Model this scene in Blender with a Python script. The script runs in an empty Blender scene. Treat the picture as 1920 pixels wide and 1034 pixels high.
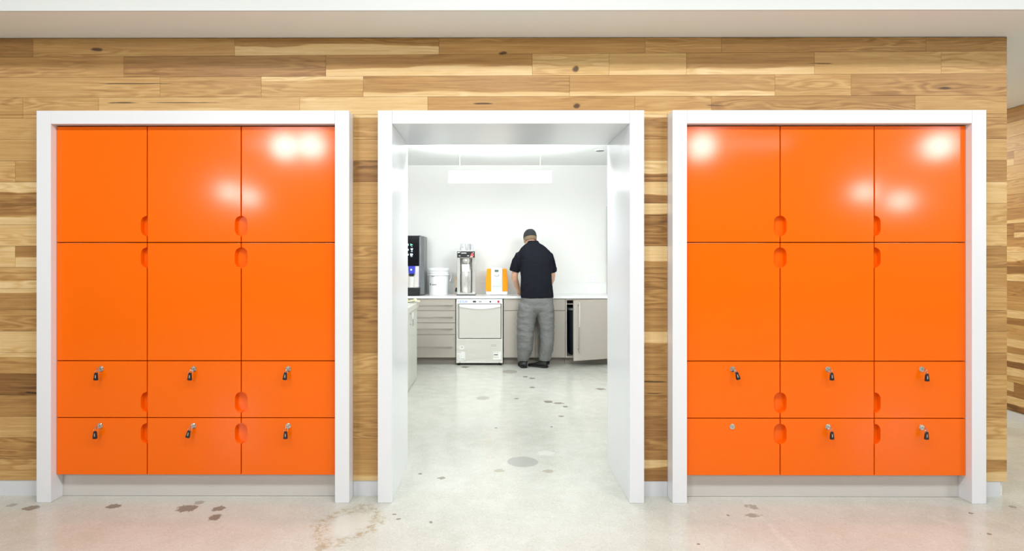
import bpy, bmesh, math, random
from mathutils import Vector, Matrix, noise as mnoise
PI = math.pi
random.seed(7)
S = bpy.context.scene
COL = S.collection

# ------------------------------------------------------------------ camera
F, IW, IH = 1130.0, 1920, 1034
cam_d = bpy.data.cameras.new('camera'); cam = bpy.data.objects.new('camera', cam_d)
COL.objects.link(cam); S.camera = cam
cam.location = (0, 0, 1.44); cam.rotation_euler = (PI / 2, 0, 0.0034)
cam_d.sensor_fit = 'HORIZONTAL'; cam_d.sensor_width = 36.0; cam_d.lens = 36.0 * F / IW
cam_d.shift_x = (960 - 915) / IW; cam_d.shift_y = -(517 - 482) / IW
cam_d.clip_start = 0.05; cam_d.clip_end = 60

# ------------------------------------------------------------------ world, lamps, exposure
W = bpy.data.worlds.new('world'); S.world = W; W.use_nodes = True
W.node_tree.nodes['Background'].inputs[0].default_value = (0.9, 0.95, 1, 1)
W.node_tree.nodes['Background'].inputs[1].default_value = 0.3
S.view_settings.view_transform = 'Standard'; S.view_settings.look = 'None'
S.view_settings.gamma = 1; S.view_settings.use_curve_mapping = False
S.view_settings.exposure = -0.68

def area(name, loc, power, sx, sy=None, rot=(0, 0, 0), color=(.97, .985, 1), shape=None, spread=None):
    d = bpy.data.lights.new(name, 'AREA'); d.energy = power; d.color = color
    d.shape = shape or ('RECTANGLE' if sy else 'DISK'); d.size = sx
    if sy: d.size_y = sy
    if spread: d.spread = spread
    o = bpy.data.objects.new(name, d); COL.objects.link(o)
    o.location = loc; o.rotation_euler = rot
    return o
LOBBY = 3.6
# ceiling fittings of the lobby, behind and above the camera
for x, p in ((-4.4, 45), (-2.1, 74), (0.12, 118), (2.3, 84), (4.6, 88), (6.8, 50)):
    area('lobby_ceiling_light', (x, 1.35, LOBBY - .03), p, 1.2, 0.5)
for x in (-4.0, 0.5, 5.0):
    area('lobby_ceiling_light', (x, -4.2, LOBBY - .03), 50, 1.2, 0.5)
# round hanging lamps further back in the lobby (mirrored in the gloss orange doors)
for loc in ((-3.42, -2.9, 3.28), (-2.96, -2.9, 3.30), (-6.75, -8.4, 3.12), (-6.2, -8.4, 2.98),
            (3.52, -2.9, 3.28), (7.45, -2.9, 3.28), (9.0, -7.4, 3.0), (9.6, -7.0, 2.75)):
    d = bpy.data.lights.new('lobby_round_lamp', 'POINT'); d.energy = 185; d.color = (1, .99, .97); d.shadow_soft_size = .2
    o = bpy.data.objects.new('lobby_round_lamp', d); COL.objects.link(o); o.location = loc
# kitchen: light of the hanging strip lamp (down and up) and two unseen lamps added near the doorway to brighten the jambs
area('kitchen_strip_down', (0.114, 7.0, 2.285), 15, 1.15, 0.08, color=(.90, .965, 1))
area('kitchen_strip_up', (0.114, 7.0, 2.46), 60, 1.15, 0.08, rot=(PI, 0, 0), color=(.90, .965, 1))
area('kitchen_jamb_fill', (-0.3, 4.62, 2.745), 29, 0.9, 0.4, color=(.90, .965, 1))
area('kitchen_jamb_fill', (0.6, 4.62, 2.745), 29, 0.9, 0.4, color=(.90, .965, 1))
for x in (-1.35, 1.25):  # unseen tilted lamps added to brighten the back wall and cabinet fronts
    area('kitchen_wall_fill', (x, 4.75, 2.3), 37, 0.8, rot=(math.radians(68), 0, 0), color=(.93, .975, 1), spread=2.2)
area('corridor_ceiling_light', (3.6, 6.6, 2.745), 75, 0.5, 0.5, color=(1, .95, .86))

# ------------------------------------------------------------------ materials
MATS = {}
def mat(name, col, rough=.5, metal=0, spec=.5, coat=0, emit=None, es=0, bump=None, alpha=None, aniso=0):
    m = bpy.data.materials.new(name); m.use_nodes = True
    b = m.node_tree.nodes['Principled BSDF']
    b.inputs['Base Color'].default_value = (*col, 1)
    b.inputs['Roughness'].default_value = rough
    b.inputs['Metallic'].default_value = metal
    b.inputs['Specular IOR Level'].default_value = spec
    b.inputs['Coat Weight'].default_value = coat
    if emit:
        b.inputs['Emission Color'].default_value = (*emit, 1)
        b.inputs['Emission Strength'].default_value = es
    nt = m.node_tree
    if bump:
        sc, st, dist = bump
        tc = nt.nodes.new('ShaderNodeTexCoord'); n = nt.nodes.new('ShaderNodeTexNoise')
        n.inputs['Scale'].default_value = sc; n.inputs['Detail'].default_value = 4
        bp = nt.nodes.new('ShaderNodeBump'); bp.inputs['Strength'].default_value = st
        bp.inputs['Distance'].default_value = dist
        nt.links.new(tc.outputs['Object'], n.inputs['Vector'])
        nt.links.new(n.outputs['Fac'], bp.inputs['Height']); nt.links.new(bp.outputs[0], b.inputs['Normal'])
    MATS[name] = m
    return m

class NT:
    """tiny node-tree writer"""
    def __init__(s, m): s.t = m.node_tree; s.b = s.t.nodes['Principled BSDF']
    def new(s, typ, **kw):
        n = s.t.nodes.new(typ)
        for k, v in kw.items(): setattr(n, k, v)
        return n
    def put(s, sock, v):
        if hasattr(v, 'is_output'): s.t.links.new(v, sock)
        else: sock.default_value = v
    def math(s, op, a, b=0.0, c=None, clamp=False):
        n = s.new('ShaderNodeMath', operation=op, use_clamp=clamp)
        s.put(n.inputs[0], a); s.put(n.inputs[1], b)
        if c is not None: s.put(n.inputs[2], c)
        return n.outputs[0]
    def vec(s, op, a, b=(0, 0, 0)):
        n = s.new('ShaderNodeVectorMath', operation=op)
        s.put(n.inputs[0], a); s.put(n.inputs[1], b)
        return n.outputs['Value'] if op in ('LENGTH', 'DOT_PRODUCT') else n.outputs[0]
    def noise(s, v, scale, detail=3, rough=.5, dist=0, out='Fac'):
        n = s.new('ShaderNodeTexNoise'); s.put(n.inputs['Vector'], v)
        n.inputs['Scale'].default_value = scale; n.inputs['Detail'].default_value = detail
        n.inputs['Roughness'].default_value = rough; n.inputs['Distortion'].default_value = dist
        return n.outputs[out]
    def maprange(s, v, a, b, c=0., d=1., smooth=True):
        n = s.new('ShaderNodeMapRange', interpolation_type='SMOOTHSTEP' if smooth else 'LINEAR')
        s.put(n.inputs[0], v)
        for i, q in enumerate((a, b, c, d)): s.put(n.inputs[i + 1], q)
        return n.outputs[0]
    def mix(s, f, a, b):
        n = s.new('ShaderNodeMix', data_type='RGBA')
        s.put(n.inputs[0], f)
        s.put(n.inputs[6], a if hasattr(a, 'is_output') else (*a, 1))
        s.put(n.inputs[7], b if hasattr(b, 'is_output') else (*b, 1))
        return n.outputs[2]
    def comb(s, x, y, z=0.0):
        n = s.new('ShaderNodeCombineXYZ')
        for i, q in enumerate((x, y, z)): s.put(n.inputs[i], q)
        return n.outputs[0]
    def ramp(s, f, stops):
        n = s.new('ShaderNodeValToRGB'); e = n.color_ramp.elements
        while len(e) < len(stops): e.new(.5)
        for el, (p, c) in zip(e, stops): el.position = p; el.color = (*c, 1)
        s.put(n.inputs[0], f); return n.outputs[0]
    def col(s, v): s.put(s.b.inputs['Base Color'], v)

def wood_material():
    m = mat('hickory_planks', (.5, .3, .1), .42, spec=.35); t = NT(m)
    uv = t.new('ShaderNodeUVMap').outputs[0]
    at = t.new('ShaderNodeVertexColor'); at.layer_name = 'plank'
    sp = t.new('ShaderNodeSeparateColor'); t.put(sp.inputs[0], at.outputs[0])
    tone, sap, seed = sp.outputs[0], sp.outputs[1], sp.outputs[2]
    su = t.new('ShaderNodeSeparateXYZ'); t.put(su.inputs[0], uv); U, V = su.outputs[0], su.outputs[1]
    sd = t.math('MULTIPLY', seed, 60)
    fine = t.noise(t.comb(t.math('MULTIPLY', U, 1.5), t.math('MULTIPLY', V, 5), sd), 2.0, 5, .55, .4)
    slow = t.noise(t.comb(t.math('MULTIPLY', U, 1.6), t.math('MULTIPLY', V, 1.3), sd), 1.3, 2, .5)
    rings = t.math('SINE', t.math('ADD', t.math('MULTIPLY', slow, 46), t.math('MULTIPLY', V, 5)))
    ringm = t.maprange(t.noise(t.comb(t.math('MULTIPLY', U, .8), t.math('MULTIPLY', V, .6), sd), 1.6, 1), .42, .62)
    pore = t.noise(t.comb(t.math('MULTIPLY', U, 14), t.math('MULTIPLY', V, 60), sd), 1.5, 3, .7)
    sapedge = t.math('ADD', V, t.math('MULTIPLY', t.math('SUBTRACT', slow, .5), .55))
    # sap: 0.5 = none, above: light strip at the top, below: light strip at the bottom
    up = t.maprange(sapedge, t.math('SUBTRACT', 1.97, sap), t.math('SUBTRACT', 2.03, sap))
    dne = t.math('SUBTRACT', sap, t.math('ADD', t.math('MULTIPLY', t.math('GREATER_THAN', sap, .99), 4), t.math('LESS_THAN', sap, .01)))
    dn = t.maprange(t.math('SUBTRACT', sapedge, dne), .05, -.05)
    sapm = t.math('MAXIMUM', up, dn, clamp=True)
    v = t.math('ADD', tone, t.math('MULTIPLY', t.math('SUBTRACT', fine, .5), .52))
    v = t.math('ADD', v, t.math('MULTIPLY', t.math('MULTIPLY', rings, ringm), .095))
    v = t.math('ADD', v, t.math('MULTIPLY', t.math('SUBTRACT', pore, .5), .22))
    v = t.math('ADD', v, t.math('MULTIPLY', sapm, t.math('SUBTRACT', .86, tone)), clamp=True)
    c = t.ramp(v, [(0, (.115, .052, .018)), (.25, (.29, .140, .043)), (.5, (.49, .275, .092)),
                   (.75, (.66, .43, .175)), (1, (.80, .60, .32))])
    # knots and mineral streaks, each with its own shape on the boards
    pos = t.new('ShaderNodeNewGeometry').outputs['Position']
    wob = t.vec('SUBTRACT', t.noise(pos, 14, 3, out='Color'), (.5, .5, .5))
    km = None
    for (x, z, rx, rz, k) in ((-2.356, 2.689, .036, .012, .8), (.513, 2.572, .022, .022, .8), (.516, 2.349, .024, .017, .9),
                              (.077, 2.664, .03, .010, .9), (2.726, 2.45, .045, .008, .5), (-2.15, 2.483, .25, .0035, .5),
                              (-2.21, 2.368, .11, .0045, .6), (-1.85, 2.369, .2, .003, .5), (-.05, 2.362, .06, .006, .8),
                              (.98, .69, .09, .005, .6), (.98, .62, .05, .003, .5), (-2.70, 1.36, .03, .006, .7),
                              (-2.74, .62, .06, .008, .9), (1.0, 1.69, .08, .003, .6), (1.98, 2.6, .07, .003, .8), (1.35, 2.35, .05, .003, .6)):
        d = t.vec('SUBTRACT', pos, (x, 3.62, z)); d = t.vec('MULTIPLY', d, (1 / rx, 0, 1 / rz))
        d = t.vec('ADD', d, t.vec('MULTIPLY', wob, (k * 2, 0, k * 2)))
        e = t.maprange(t.vec('LENGTH', d), 1.25, .55)
        km = e if km is None else t.math('MAXIMUM', km, e)
    c = t.mix(t.math('MULTIPLY', km, .88), c, (.055, .025, .012))
    t.col(c)
    bp = t.new('ShaderNodeBump'); bp.inputs['Strength'].default_value = .12; bp.inputs['Distance'].default_value = .001
    t.put(bp.inputs['Height'], fine); t.put(t.b.inputs['Normal'], bp.outputs[0])
    return m

def floor_material():
    m = mat('polished_concrete', (.7, .66, .58), .2, spec=.22); t = NT(m)
    pos = t.new('ShaderNodeNewGeometry').outputs['Position']
    big = t.noise(pos, .9, 4, .6)
    mid = t.noise(pos, 7, 4, .6)
    c = t.mix(t.maprange(big, .3, .7), (.508, .508, .442), (.584, .582, .520))
    c = t.mix(t.math('MULTIPLY', t.maprange(mid, .35, .75), .35), c, (.69, .69, .63))
    vo = t.new('ShaderNodeTexVoronoi'); t.put(vo.inputs['Vector'], pos); vo.inputs['Scale'].default_value = 125
    hs = t.new('ShaderNodeSeparateColor'); t.put(hs.inputs[0], vo.outputs['Color'])
    c = t.mix(t.math('MULTIPLY', t.maprange(hs.outputs[0], .72, .95), .26), c, (.74, .73, .67))
    c = t.mix(t.math('MULTIPLY', t.maprange(hs.outputs[1], .78, .98), .22), c, (.40, .33, .24))
    vp = t.new('ShaderNodeTexVoronoi'); t.put(vp.inputs['Vector'], pos); vp.inputs['Scale'].default_value = 9
    c = t.mix(t.math('MULTIPLY', t.maprange(vp.outputs['Distance'], .05, .02), .55), c, (.38, .31, .22))
    wob = t.vec('SUBTRACT', t.noise(pos, 34, 3, .6, out='Color'), (.5, .5, .5))
    wob2 = t.vec('SUBTRACT', t.noise(pos, 9, 4, .65, out='Color'), (.5, .5, .5))
    def ell(x, y, rx, ry, k=1.6, soft=.15, rot=0, w=wob):
        d = t.vec('SUBTRACT', pos, (x, y, 0))
        if rot:
            vr = t.new('ShaderNodeVectorRotate', rotation_type='Z_AXIS'); t.put(vr.inputs['Vector'], d)
            vr.inputs['Angle'].default_value = rot; d = vr.outputs[0]
        d = t.vec('MULTIPLY', d, (1 / rx, 1 / ry, 0))
        d = t.vec('ADD', d, t.vec('MULTIPLY', w, (k, k, 0)))
        return t.vec('LENGTH', d), soft
    def blot(*a, **k):
        l, s = ell(*a, **k); return t.maprange(l, 1 + s, 1 - s)
    def group(lst, colr, amt):
        nonlocal c
        g = None
        for a in lst:
            e = blot(*a); g = e if g is None else t.math('MAXIMUM', g, e)
        c = t.mix(t.math('MULTIPLY', g, amt), c, colr)
    group([(-2.172, 3.47, .036, .032), (-1.735, 3.442, .056, .05), (-1.552, 3.435, .034, .036), (-1.522, 3.322, .033, .036),
           (-2.632, 3.446, .043, .034)], (.20, .135, .085), .85)
    group([(-2.771, 3.482, .028, .025), (-1.70, 3.524, .028, .025), (1.505, 3.475, .037, .034), (1.464, 3.36, .05, .022),
           (3.006, 3.48, .02, .02)], (.30, .26, .20), .75)
    group([(.578, 5.984, .042, .05), (.672, 5.93, .05, .035), (.723, 5.793, .022, .03), (.641, 5.444, .026, .024),
           (.465, 6.643, .032, .036), (.272, 6.118, .024, .026), (.423, 7.233, .028, .036), (.50, 7.139, .036, .04),
           (.05, 5.069, .014, .02), (.52, 5.103, .010, .018), (1.203, 6.565, .05, .045), (-.326, 7.86, .05, .06),
           (-.463, 3.996, .013, .014), (-.315, 3.92, .024, .021)], (.20, .17, .13), .8)
    group([(2.592, 3.138, .012, .010), (2.698, 3.392, .014, .011), (-.533, 3.367, .013, .009), (-.503, 3.306, .013, .010),
           (-.321, 3.266, .010, .014), (1.325, 3.36, .010, .011), (1.045, 3.022, .009, .009)], (.22, .17, .11), .85)
    group([(.062, 4.058, .036, .034), (.391, 4.049, .036, .03), (-.841, 2.977, .026, .033)], (.37, .315, .21), .6)
    group([(.411, 4.423, .06, .05)], (.70, .69, .64), .7)
    # smooth grey core-drill patches
    g = blot(.229, 4.233, .108, .108, .12, .04)
    c = t.mix(t.math('MULTIPLY', g, .65), c, (.345, .355, .325))
    g = t.math('MAXIMUM', blot(-.075, 6.14, .065, .08, .9, .3), blot(.248, 7.552, .095, .12, .3, .1))
    c = t.mix(t.math('MULTIPLY', g, .6), c, (.29, .27, .225))
    # ring stain
    l, _ = ell(-.76, 3.245, .150, .215, 1.25, .1, .25, wob2)
    l2, _ = ell(-.76, 3.245, .150, .215, .5, .1, .25, wob)
    band = t.math('MULTIPLY', t.maprange(l, .62, .82), t.maprange(l, 1.3, 1.0))
    br = t.maprange(t.noise(pos, 26, 5, .7), .42, .62)
    c = t.mix(t.math('MULTIPLY', t.math('MULTIPLY', band, br), .75), c, (.40, .30, .16))
    c = t.mix(t.math('MULTIPLY', t.maprange(l2, .75, .6), .5), c, (.66, .64, .57))
    # pale mended crack
    sx = t.new('ShaderNodeSeparateXYZ'); t.put(sx.inputs[0], pos)
    wx = t.math('ADD', sx.outputs[0], t.math('MULTIPLY', t.math('SUBTRACT', t.noise(pos, 6, 3), .5), .10))
    dx = t.math('ABSOLUTE', t.math('SUBTRACT', wx, 1.495))
    cr = t.math('MULTIPLY', t.maprange(dx, .022, .004), t.maprange(sx.outputs[1], 3.62, 3.45))
    cr = t.math('MULTIPLY', cr, t.maprange(t.noise(pos, 40, 3), .35, .55))
    c = t.mix(t.math('MULTIPLY', cr, .6), c, (.68, .67, .61))
    t.col(c)
    t.put(t.b.inputs['Roughness'], t.maprange(mid, .3, .7, .13, .22))
    return m

WOOD = wood_material()
CONC = floor_material()
PAINT = mat('white_wall_paint', (.84, .84, .81), .6, spec=.3)
CEIL = mat('ceiling_paint', (.89, .90, .885), .7, spec=.25)
LOBW = mat('lobby_brown_wall', (.16, .145, .125), .7)
FASC = mat('cool_white_fascia_paint', (.72, .745, .725), .6, spec=.3)
LAM = mat('white_laminate', (.815, .83, .855), .22, spec=.45)
ORANGE = mat('orange_lacquer', (.95, .150, .0), .36, spec=.08, coat=.5)
ORANGE.node_tree.nodes['Principled BSDF'].inputs['Coat Roughness'].default_value = .11
GAPSHADE = mat('carcass_gap_shade', (.16, .03, .004), .7, spec=.1)  # shade of the door gaps put into the carcass colour
KICK = mat('brushed_aluminium_laminate', (.64, .625, .59), .35, metal=.15, spec=.5)
BASE = mat('grey_vinyl_base', (.70, .72, .745), .4)
NICK = mat('nickel', (.75, .73, .68), .22, metal=1)
BLACK = mat('black_plastic', (.012, .012, .014), .35)
GLOSSBLK = mat('black_glass', (.008, .008, .01), .12, spec=.2)
TAUPE = mat('taupe_laminate', (.43, .39, .335), .38)
TAUPED = mat('taupe_kick_laminate', (.27, .24, .205), .45)
SOLID = mat('white_solid_surface', (.86, .86, .84), .25)
STEEL = mat('brushed_steel', (.84, .82, .765), .3, metal=.55, bump=(60, .03, .001))
STEELB = mat('bright_steel', (.86, .85, .82), .18, metal=.65)
BARM = mat('satin_bar_steel', (.80, .77, .70), .3, metal=.6)
STEELD = mat('dark_steel_gap', (.03, .03, .03), .6)
WPLAS = mat('white_plastic', (.84, .85, .85), .35)
PITCH = mat('cloudy_plastic', (.62, .63, .63), .3)
PAPER = mat('white_paper', (.85, .84, .8), .8)
CREAM = mat('cream_cloth', (.86, .82, .62), .9, bump=(90, .3, .004))
YEL = mat('yellow_sponge', (.62, .60, .03), .9)
GREYP = mat('grey_plastic', (.16, .165, .17), .35)
ORPL = mat('orange_plastic', (.95, .33, .005), .3)
ISL = mat('pale_green_grey_laminate', (.58, .60, .53), .4)
ISLT = mat('pale_grey_worktop', (.62, .61, .55), .35)
NAVY = mat('navy_plastic', (.02, .027, .042), .5)
RED = mat('red_plastic', (.45, .03, .03), .4)
REDT = mat('red_tag', (.8, .10, .09), .5)
BLUEINK = mat('blue_ink', (.07, .20, .62), .5)
INK = mat('black_ink', (.03, .03, .035), .6)
GREYINK = mat('grey_ink', (.42, .41, .38), .6)
BLUEL = mat('blue_led', (.02, .02, .2), .4, emit=(.10, .13, .95), es=1.2)
BLUEG = mat('blue_lit_plastic', (.03, .04, .35), .3, emit=(.06, .08, .8), es=.35)
ICONW = mat('white_icon_light', (.5, .6, .7), .5, emit=(.7, .9, 1), es=.9)
ICONG = mat('green_icon_light', (.1, .5, .3), .5, emit=(.25, .9, .55), es=.8)
DISP = mat('lcd_display', (.10, .17, .12), .3)
LAMPM = mat('lit_diffuser', (.9, .9, .9), .4, emit=(1, .99, .97), es=1.0)
WIRE = mat('white_wire', (.8, .8, .8), .5)
BAMBOO = mat('bamboo', (.55, .34, .14), .6)
SKIN = mat('skin', (.62, .35, .23), .5, bump=(160, .08, .002))
HAIR = mat('brown_hair', (.19, .125, .07), .7, bump=(220, .4, .003))
CAPM = mat('black_cap_cloth', (.016, .018, .021), .85, bump=(300, .2, .002))
SHIRT = mat('dark_navy_shirt_cloth', (.0085, .0095, .0135), .9, spec=.1, bump=(26, .55, .012))
SHOE = mat('black_shoe_leather', (.010, .010, .011), .4)
SOLE = mat('black_rubber', (.012, .012, .012), .7)
EYEW = mat('eye_white', (.8, .78, .75), .3)
EYEB = mat('eye_iris', (.05, .03, .02), .3)
def trouser_material():
    m = mat('grey_check_trouser_cloth', (.2, .2, .2), .85); t = NT(m)
    tc = t.new('ShaderNodeTexCoord').outputs['Object']
    ch = t.new('ShaderNodeTexChecker'); t.put(ch.inputs['Vector'], tc); ch.inputs['Scale'].default_value = 130
    n = t.noise(tc, 14, 3)
    c = t.mix(ch.outputs['Fac'], (.12, .12, .115), (.165, .165, .155))
    t.col(t.mix(t.math('MULTIPLY', n, .25), c, (.21, .21, .20)))
    bp = t.new('ShaderNodeBump'); bp.inputs['Strength'].default_value = .6; bp.inputs['Distance'].default_value = .015
    st = t.vec('MULTIPLY', tc, (9, 9, 22))
    t.put(bp.inputs['Height'], t.noise(st, 1, 3)); t.put(t.b.inputs['Normal'], bp.outputs[0])
    return m
TROU = trouser_material()

# ------------------------------------------------------------------ mesh helpers
def link(name, me, m=None, parent=None, smooth=False):
    o = bpy.data.objects.new(name, me); COL.objects.link(o)
    if m and not me.materials: me.materials.append(m)
    if parent: o.parent = parent
    if smooth:
        for p in me.polygons: p.use_smooth = True
    return o
def obj(name, bm, m, parent=None, smooth=False, origin=None):
    bmesh.ops.recalc_face_normals(bm, faces=bm.faces)
    if origin is not None: bmesh.ops.translate(bm, verts=bm.verts, vec=-Vector(origin))
    me = bpy.data.meshes.new(name); bm.to_mesh(me); bm.free()
    o = link(name, me, m, parent, smooth)
    if origin is not None: o.location = origin
    return o
def thing(name, label, cat, loc=(0, 0, 0), group=None):
    o = bpy.data.objects.new(name, None); COL.objects.link(o); o.location = loc; o.empty_display_size = .1
    return tag(o, label, cat, group)
def tag(o, label, cat, group=None):
    o['label'] = label; o['category'] = cat
    if group: o['group'] = group
    return o
def struct(o, label=None):
    o['kind'] = 'structure'
    if label: o['label'] = label
    return o
def box(bm, x0, x1, y0, y1, z0, z1, bev=0, seg=2):
    r = bmesh.ops.create_cube(bm, size=1)
    vs = r['verts']
    for v in vs:
        v.co = Vector((x0 + (v.co.x + .5) * (x1 - x0), y0 + (v.co.y + .5) * (y1 - y0), z0 + (v.co.z + .5) * (z1 - z0)))
    if bev:
        es = list({e for v in vs for e in v.link_edges})
        bmesh.ops.bevel(bm, geom=es, offset=bev, segments=seg, affect='EDGES', profile=.5)
    return bm
def B(*a, **k): return box(bmesh.new(), *a, **k)
def prism(bm, pts, y0, y1, bev=0, axis='y'):
    """extrude a 2-D outline (a,b): axis y -> x,z outline; axis x -> y,z outline; axis z -> x,y outline"""
    mk = {'y': lambda a, b, d: (a, d, b), 'x': lambda a, b, d: (d, a, b), 'z': lambda a, b, d: (a, b, d)}[axis]
    f0 = [bm.verts.new(mk(a, b, y0)) for a, b in pts]; f1 = [bm.verts.new(mk(a, b, y1)) for a, b in pts]
    front = bm.faces.new(f0); bm.faces.new(f1[::-1]); n = len(pts)
    for i in range(n): bm.faces.new((f0[i], f1[i], f1[(i + 1) % n], f0[(i + 1) % n]))
    if bev: bmesh.ops.bevel(bm, geom=list(front.edges), offset=bev, segments=2, affect='EDGES', profile=.5)
    return bm
def frame_of(d):
    d = d.normalized(); up = Vector((0, 0, 1)) if abs(d.z) < .95 else Vector((0, 1, 0))
    a = d.cross(up).normalized(); return a, a.cross(d).normalized()
def tube(bm, pts, rad, n=12, cap=True, closed=False):
    pts = [Vector(p) for p in pts]; m = len(pts); rings = []
    rad = rad if isinstance(rad, (list, tuple)) else [rad] * m
    pa = None
    for i, p in enumerate(pts):
        if closed: d = pts[(i + 1) % m] - pts[i - 1]
        else: d = pts[min(i + 1, m - 1)] - pts[max(i - 1, 0)]
        d.normalize()
        if pa is None: a, b = frame_of(d)
        else:
            a = (pa - d * pa.dot(d)).normalized(); b = d.cross(a)
        pa = a
        r = rad[i]; r = r if isinstance(r, tuple) else (r, r)
        rings.append([bm.verts.new(p + a * (r[0] * math.cos(2 * PI * k / n)) + b * (r[1] * math.sin(2 * PI * k / n))) for k in range(n)])
    loft_faces(bm, rings, cap and not closed, closed)
    return bm
def loft_faces(bm, rings, cap=True, closed=False):
    m = len(rings); n = len(rings[0])
    for i in range(m if closed else m - 1):
        A, Bq = rings[i], rings[(i + 1) % m]
        for k in range(n): bm.faces.new((A[k], A[(k + 1) % n], Bq[(k + 1) % n], Bq[k]))
    if cap:
        bm.faces.new(rings[0][::-1]); bm.faces.new(rings[-1])
def zloft(bm, rings, n=32, p=2.0, M=None):
    """rings: (z, cx, cy, rx, ry) super-ellipses stacked on z"""
    rs = []
    for (z, cx, cy, rx, ry) in rings:
        ring = []
        for k in range(n):
            t = 2 * PI * k / n; c, s = math.cos(t), math.sin(t)
            q = Vector((cx + rx * math.copysign(abs(c) ** (2 / p), c), cy + ry * math.copysign(abs(s) ** (2 / p), s), z))
            ring.append(bm.verts.new(M @ q if M else q))
        rs.append(ring)
    loft_faces(bm, rs); return bm
def lathe(bm, prof, c=(0, 0), n=40, cap=True):
    rs = [[bm.verts.new((c[0] + r * math.cos(2 * PI * k / n), c[1] + r * math.sin(2 * PI * k / n), z)) for k in range(n)] for r, z in prof]
    loft_faces(bm, rs, cap); return bm
def disc_y(bm, x, z, r, y0, y1, n=28, bev=0):
    return prism(bm, [(x + r * math.cos(2 * PI * k / n), z + r * math.sin(2 * PI * k / n)) for k in range(n)], y0, y1, bev)
def ball(bm, c, r, M=None, sub=3):
    q = bmesh.ops.create_icosphere(bm, subdivisions=sub, radius=1)
    r = r if isinstance(r, tuple) else (r, r, r)
    for v in q['verts']:
        co = Vector((v.co.x * r[0] + c[0], v.co.y * r[1] + c[1], v.co.z * r[2] + c[2]))
        v.co = M @ co if M else co
    return bm
def bake(bm, voxel, smooth=6, fac=.5, deform=None):
    bmesh.ops.recalc_face_normals(bm, faces=bm.faces)
    me = bpy.data.meshes.new('tmp'); bm.to_mesh(me); bm.free()
    o = bpy.data.objects.new('tmp', me); COL.objects.link(o)
    r = o.modifiers.new('r', 'REMESH'); r.mode = 'VOXEL'; r.voxel_size = voxel; r.use_smooth_shade = True
    s = o.modifiers.new('s', 'SMOOTH'); s.factor = fac; s.iterations = smooth
    dg = bpy.context.evaluated_depsgraph_get(); dg.update()
    out = bpy.data.meshes.new_from_object(o.evaluated_get(dg))
    bpy.data.objects.remove(o); bpy.data.meshes.remove(me); out.materials.clear()
    if deform:
        for v in out.vertices: v.co = deform(v.co.copy(), v.normal.copy())
    return out
def text_mesh(s, size, depth=.0006):
    cu = bpy.data.curves.new('t', 'FONT'); cu.body = s; cu.size = size; cu.extrude = depth; cu.align_x = 'CENTER'; cu.align_y = 'CENTER'
    cu.resolution_u = 3
    o = bpy.data.objects.new('t', cu); COL.objects.link(o)
    dg = bpy.context.evaluated_depsgraph_get(); dg.update()
    me = bpy.data.meshes.new_from_object(o.evaluated_get(dg))
    bpy.data.objects.remove(o); bpy.data.curves.remove(cu)
    return me
def text(name, s, loc, size, m, parent, bold=0, wide=None):
    me = text_mesh(s, size)
    xs = [v.co.x for v in me.vertices]; w = max(xs) - min(xs)
    k = wide / w if wide else 1
    for v in me.vertices: v.co = Vector((v.co.x * k, -v.co.z, v.co.y))   # stands in the xz plane, reads from -y
    me.materials.clear(); o = link(name, me, m, parent); o.location = loc
    return o

# ------------------------------------------------------------------ the setting
XL, XR, YB, YF = -7.0, 10.5, -11.0, 12.0
struct(obj('floor', B(XL, XR, YB, YF, -.1, 0), CONC), 'pale polished concrete floor with brown stains and grey patches')
struct(obj('ceiling', B(XL, XR, 3.235, YF, 2.76, 2.9), CEIL), 'off white lowered ceiling over the wood wall and kitchen')
struct(obj('trim_1', B(XL, XR, 3.22, 3.2345, 2.759, LOBBY + .1), FASC), 'white fascia of the lowered ceiling edge')
struct(obj('ceiling_lobby', B(XL, XR, YB, 3.2195, LOBBY, LOBBY + .1), LOBW))
struct(obj('wall_left', B(XL - .1, XL, YB, YF, 0, LOBBY), LOBW))
struct(obj('wall_lobby_back', B(XL, XR, YB - .1, YB, 0, LOBBY), LOBW))
struct(obj('wall_lobby_right', B(XR, XR + .1, YB, YF, 0, LOBBY), LOBW))
struct(obj('wall_far_back', B(XL, XR, YF, YF + .1, 0, LOBBY), PAINT))

FY, WY, PB = 3.52, 3.62, 4.19            # frame fronts, wood face, back of the thick wall
L0, L1, P0, P1, R0, R1, WE = -2.657, -.823, -.657, .900, 1.065, 2.892, 3.096
FT = 2.297
WP = []
for nm, a, b in (('wall_front_left', XL, L0), ('wall_pier_left', L1, P0), ('wall_pier_right', P1, R0), ('wall_front_right', R1, WE - .012)):
    WP.append(struct(obj(nm, B(a + .001, b - .001, WY + .02, PB, 0, FT), PAINT)))
wf = struct(obj('wall_front', B(XL + .001, WE - .012, WY + .02, PB, FT + .001, 2.759), PAINT), 'thick wall clad in mixed hickory planks')

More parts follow.
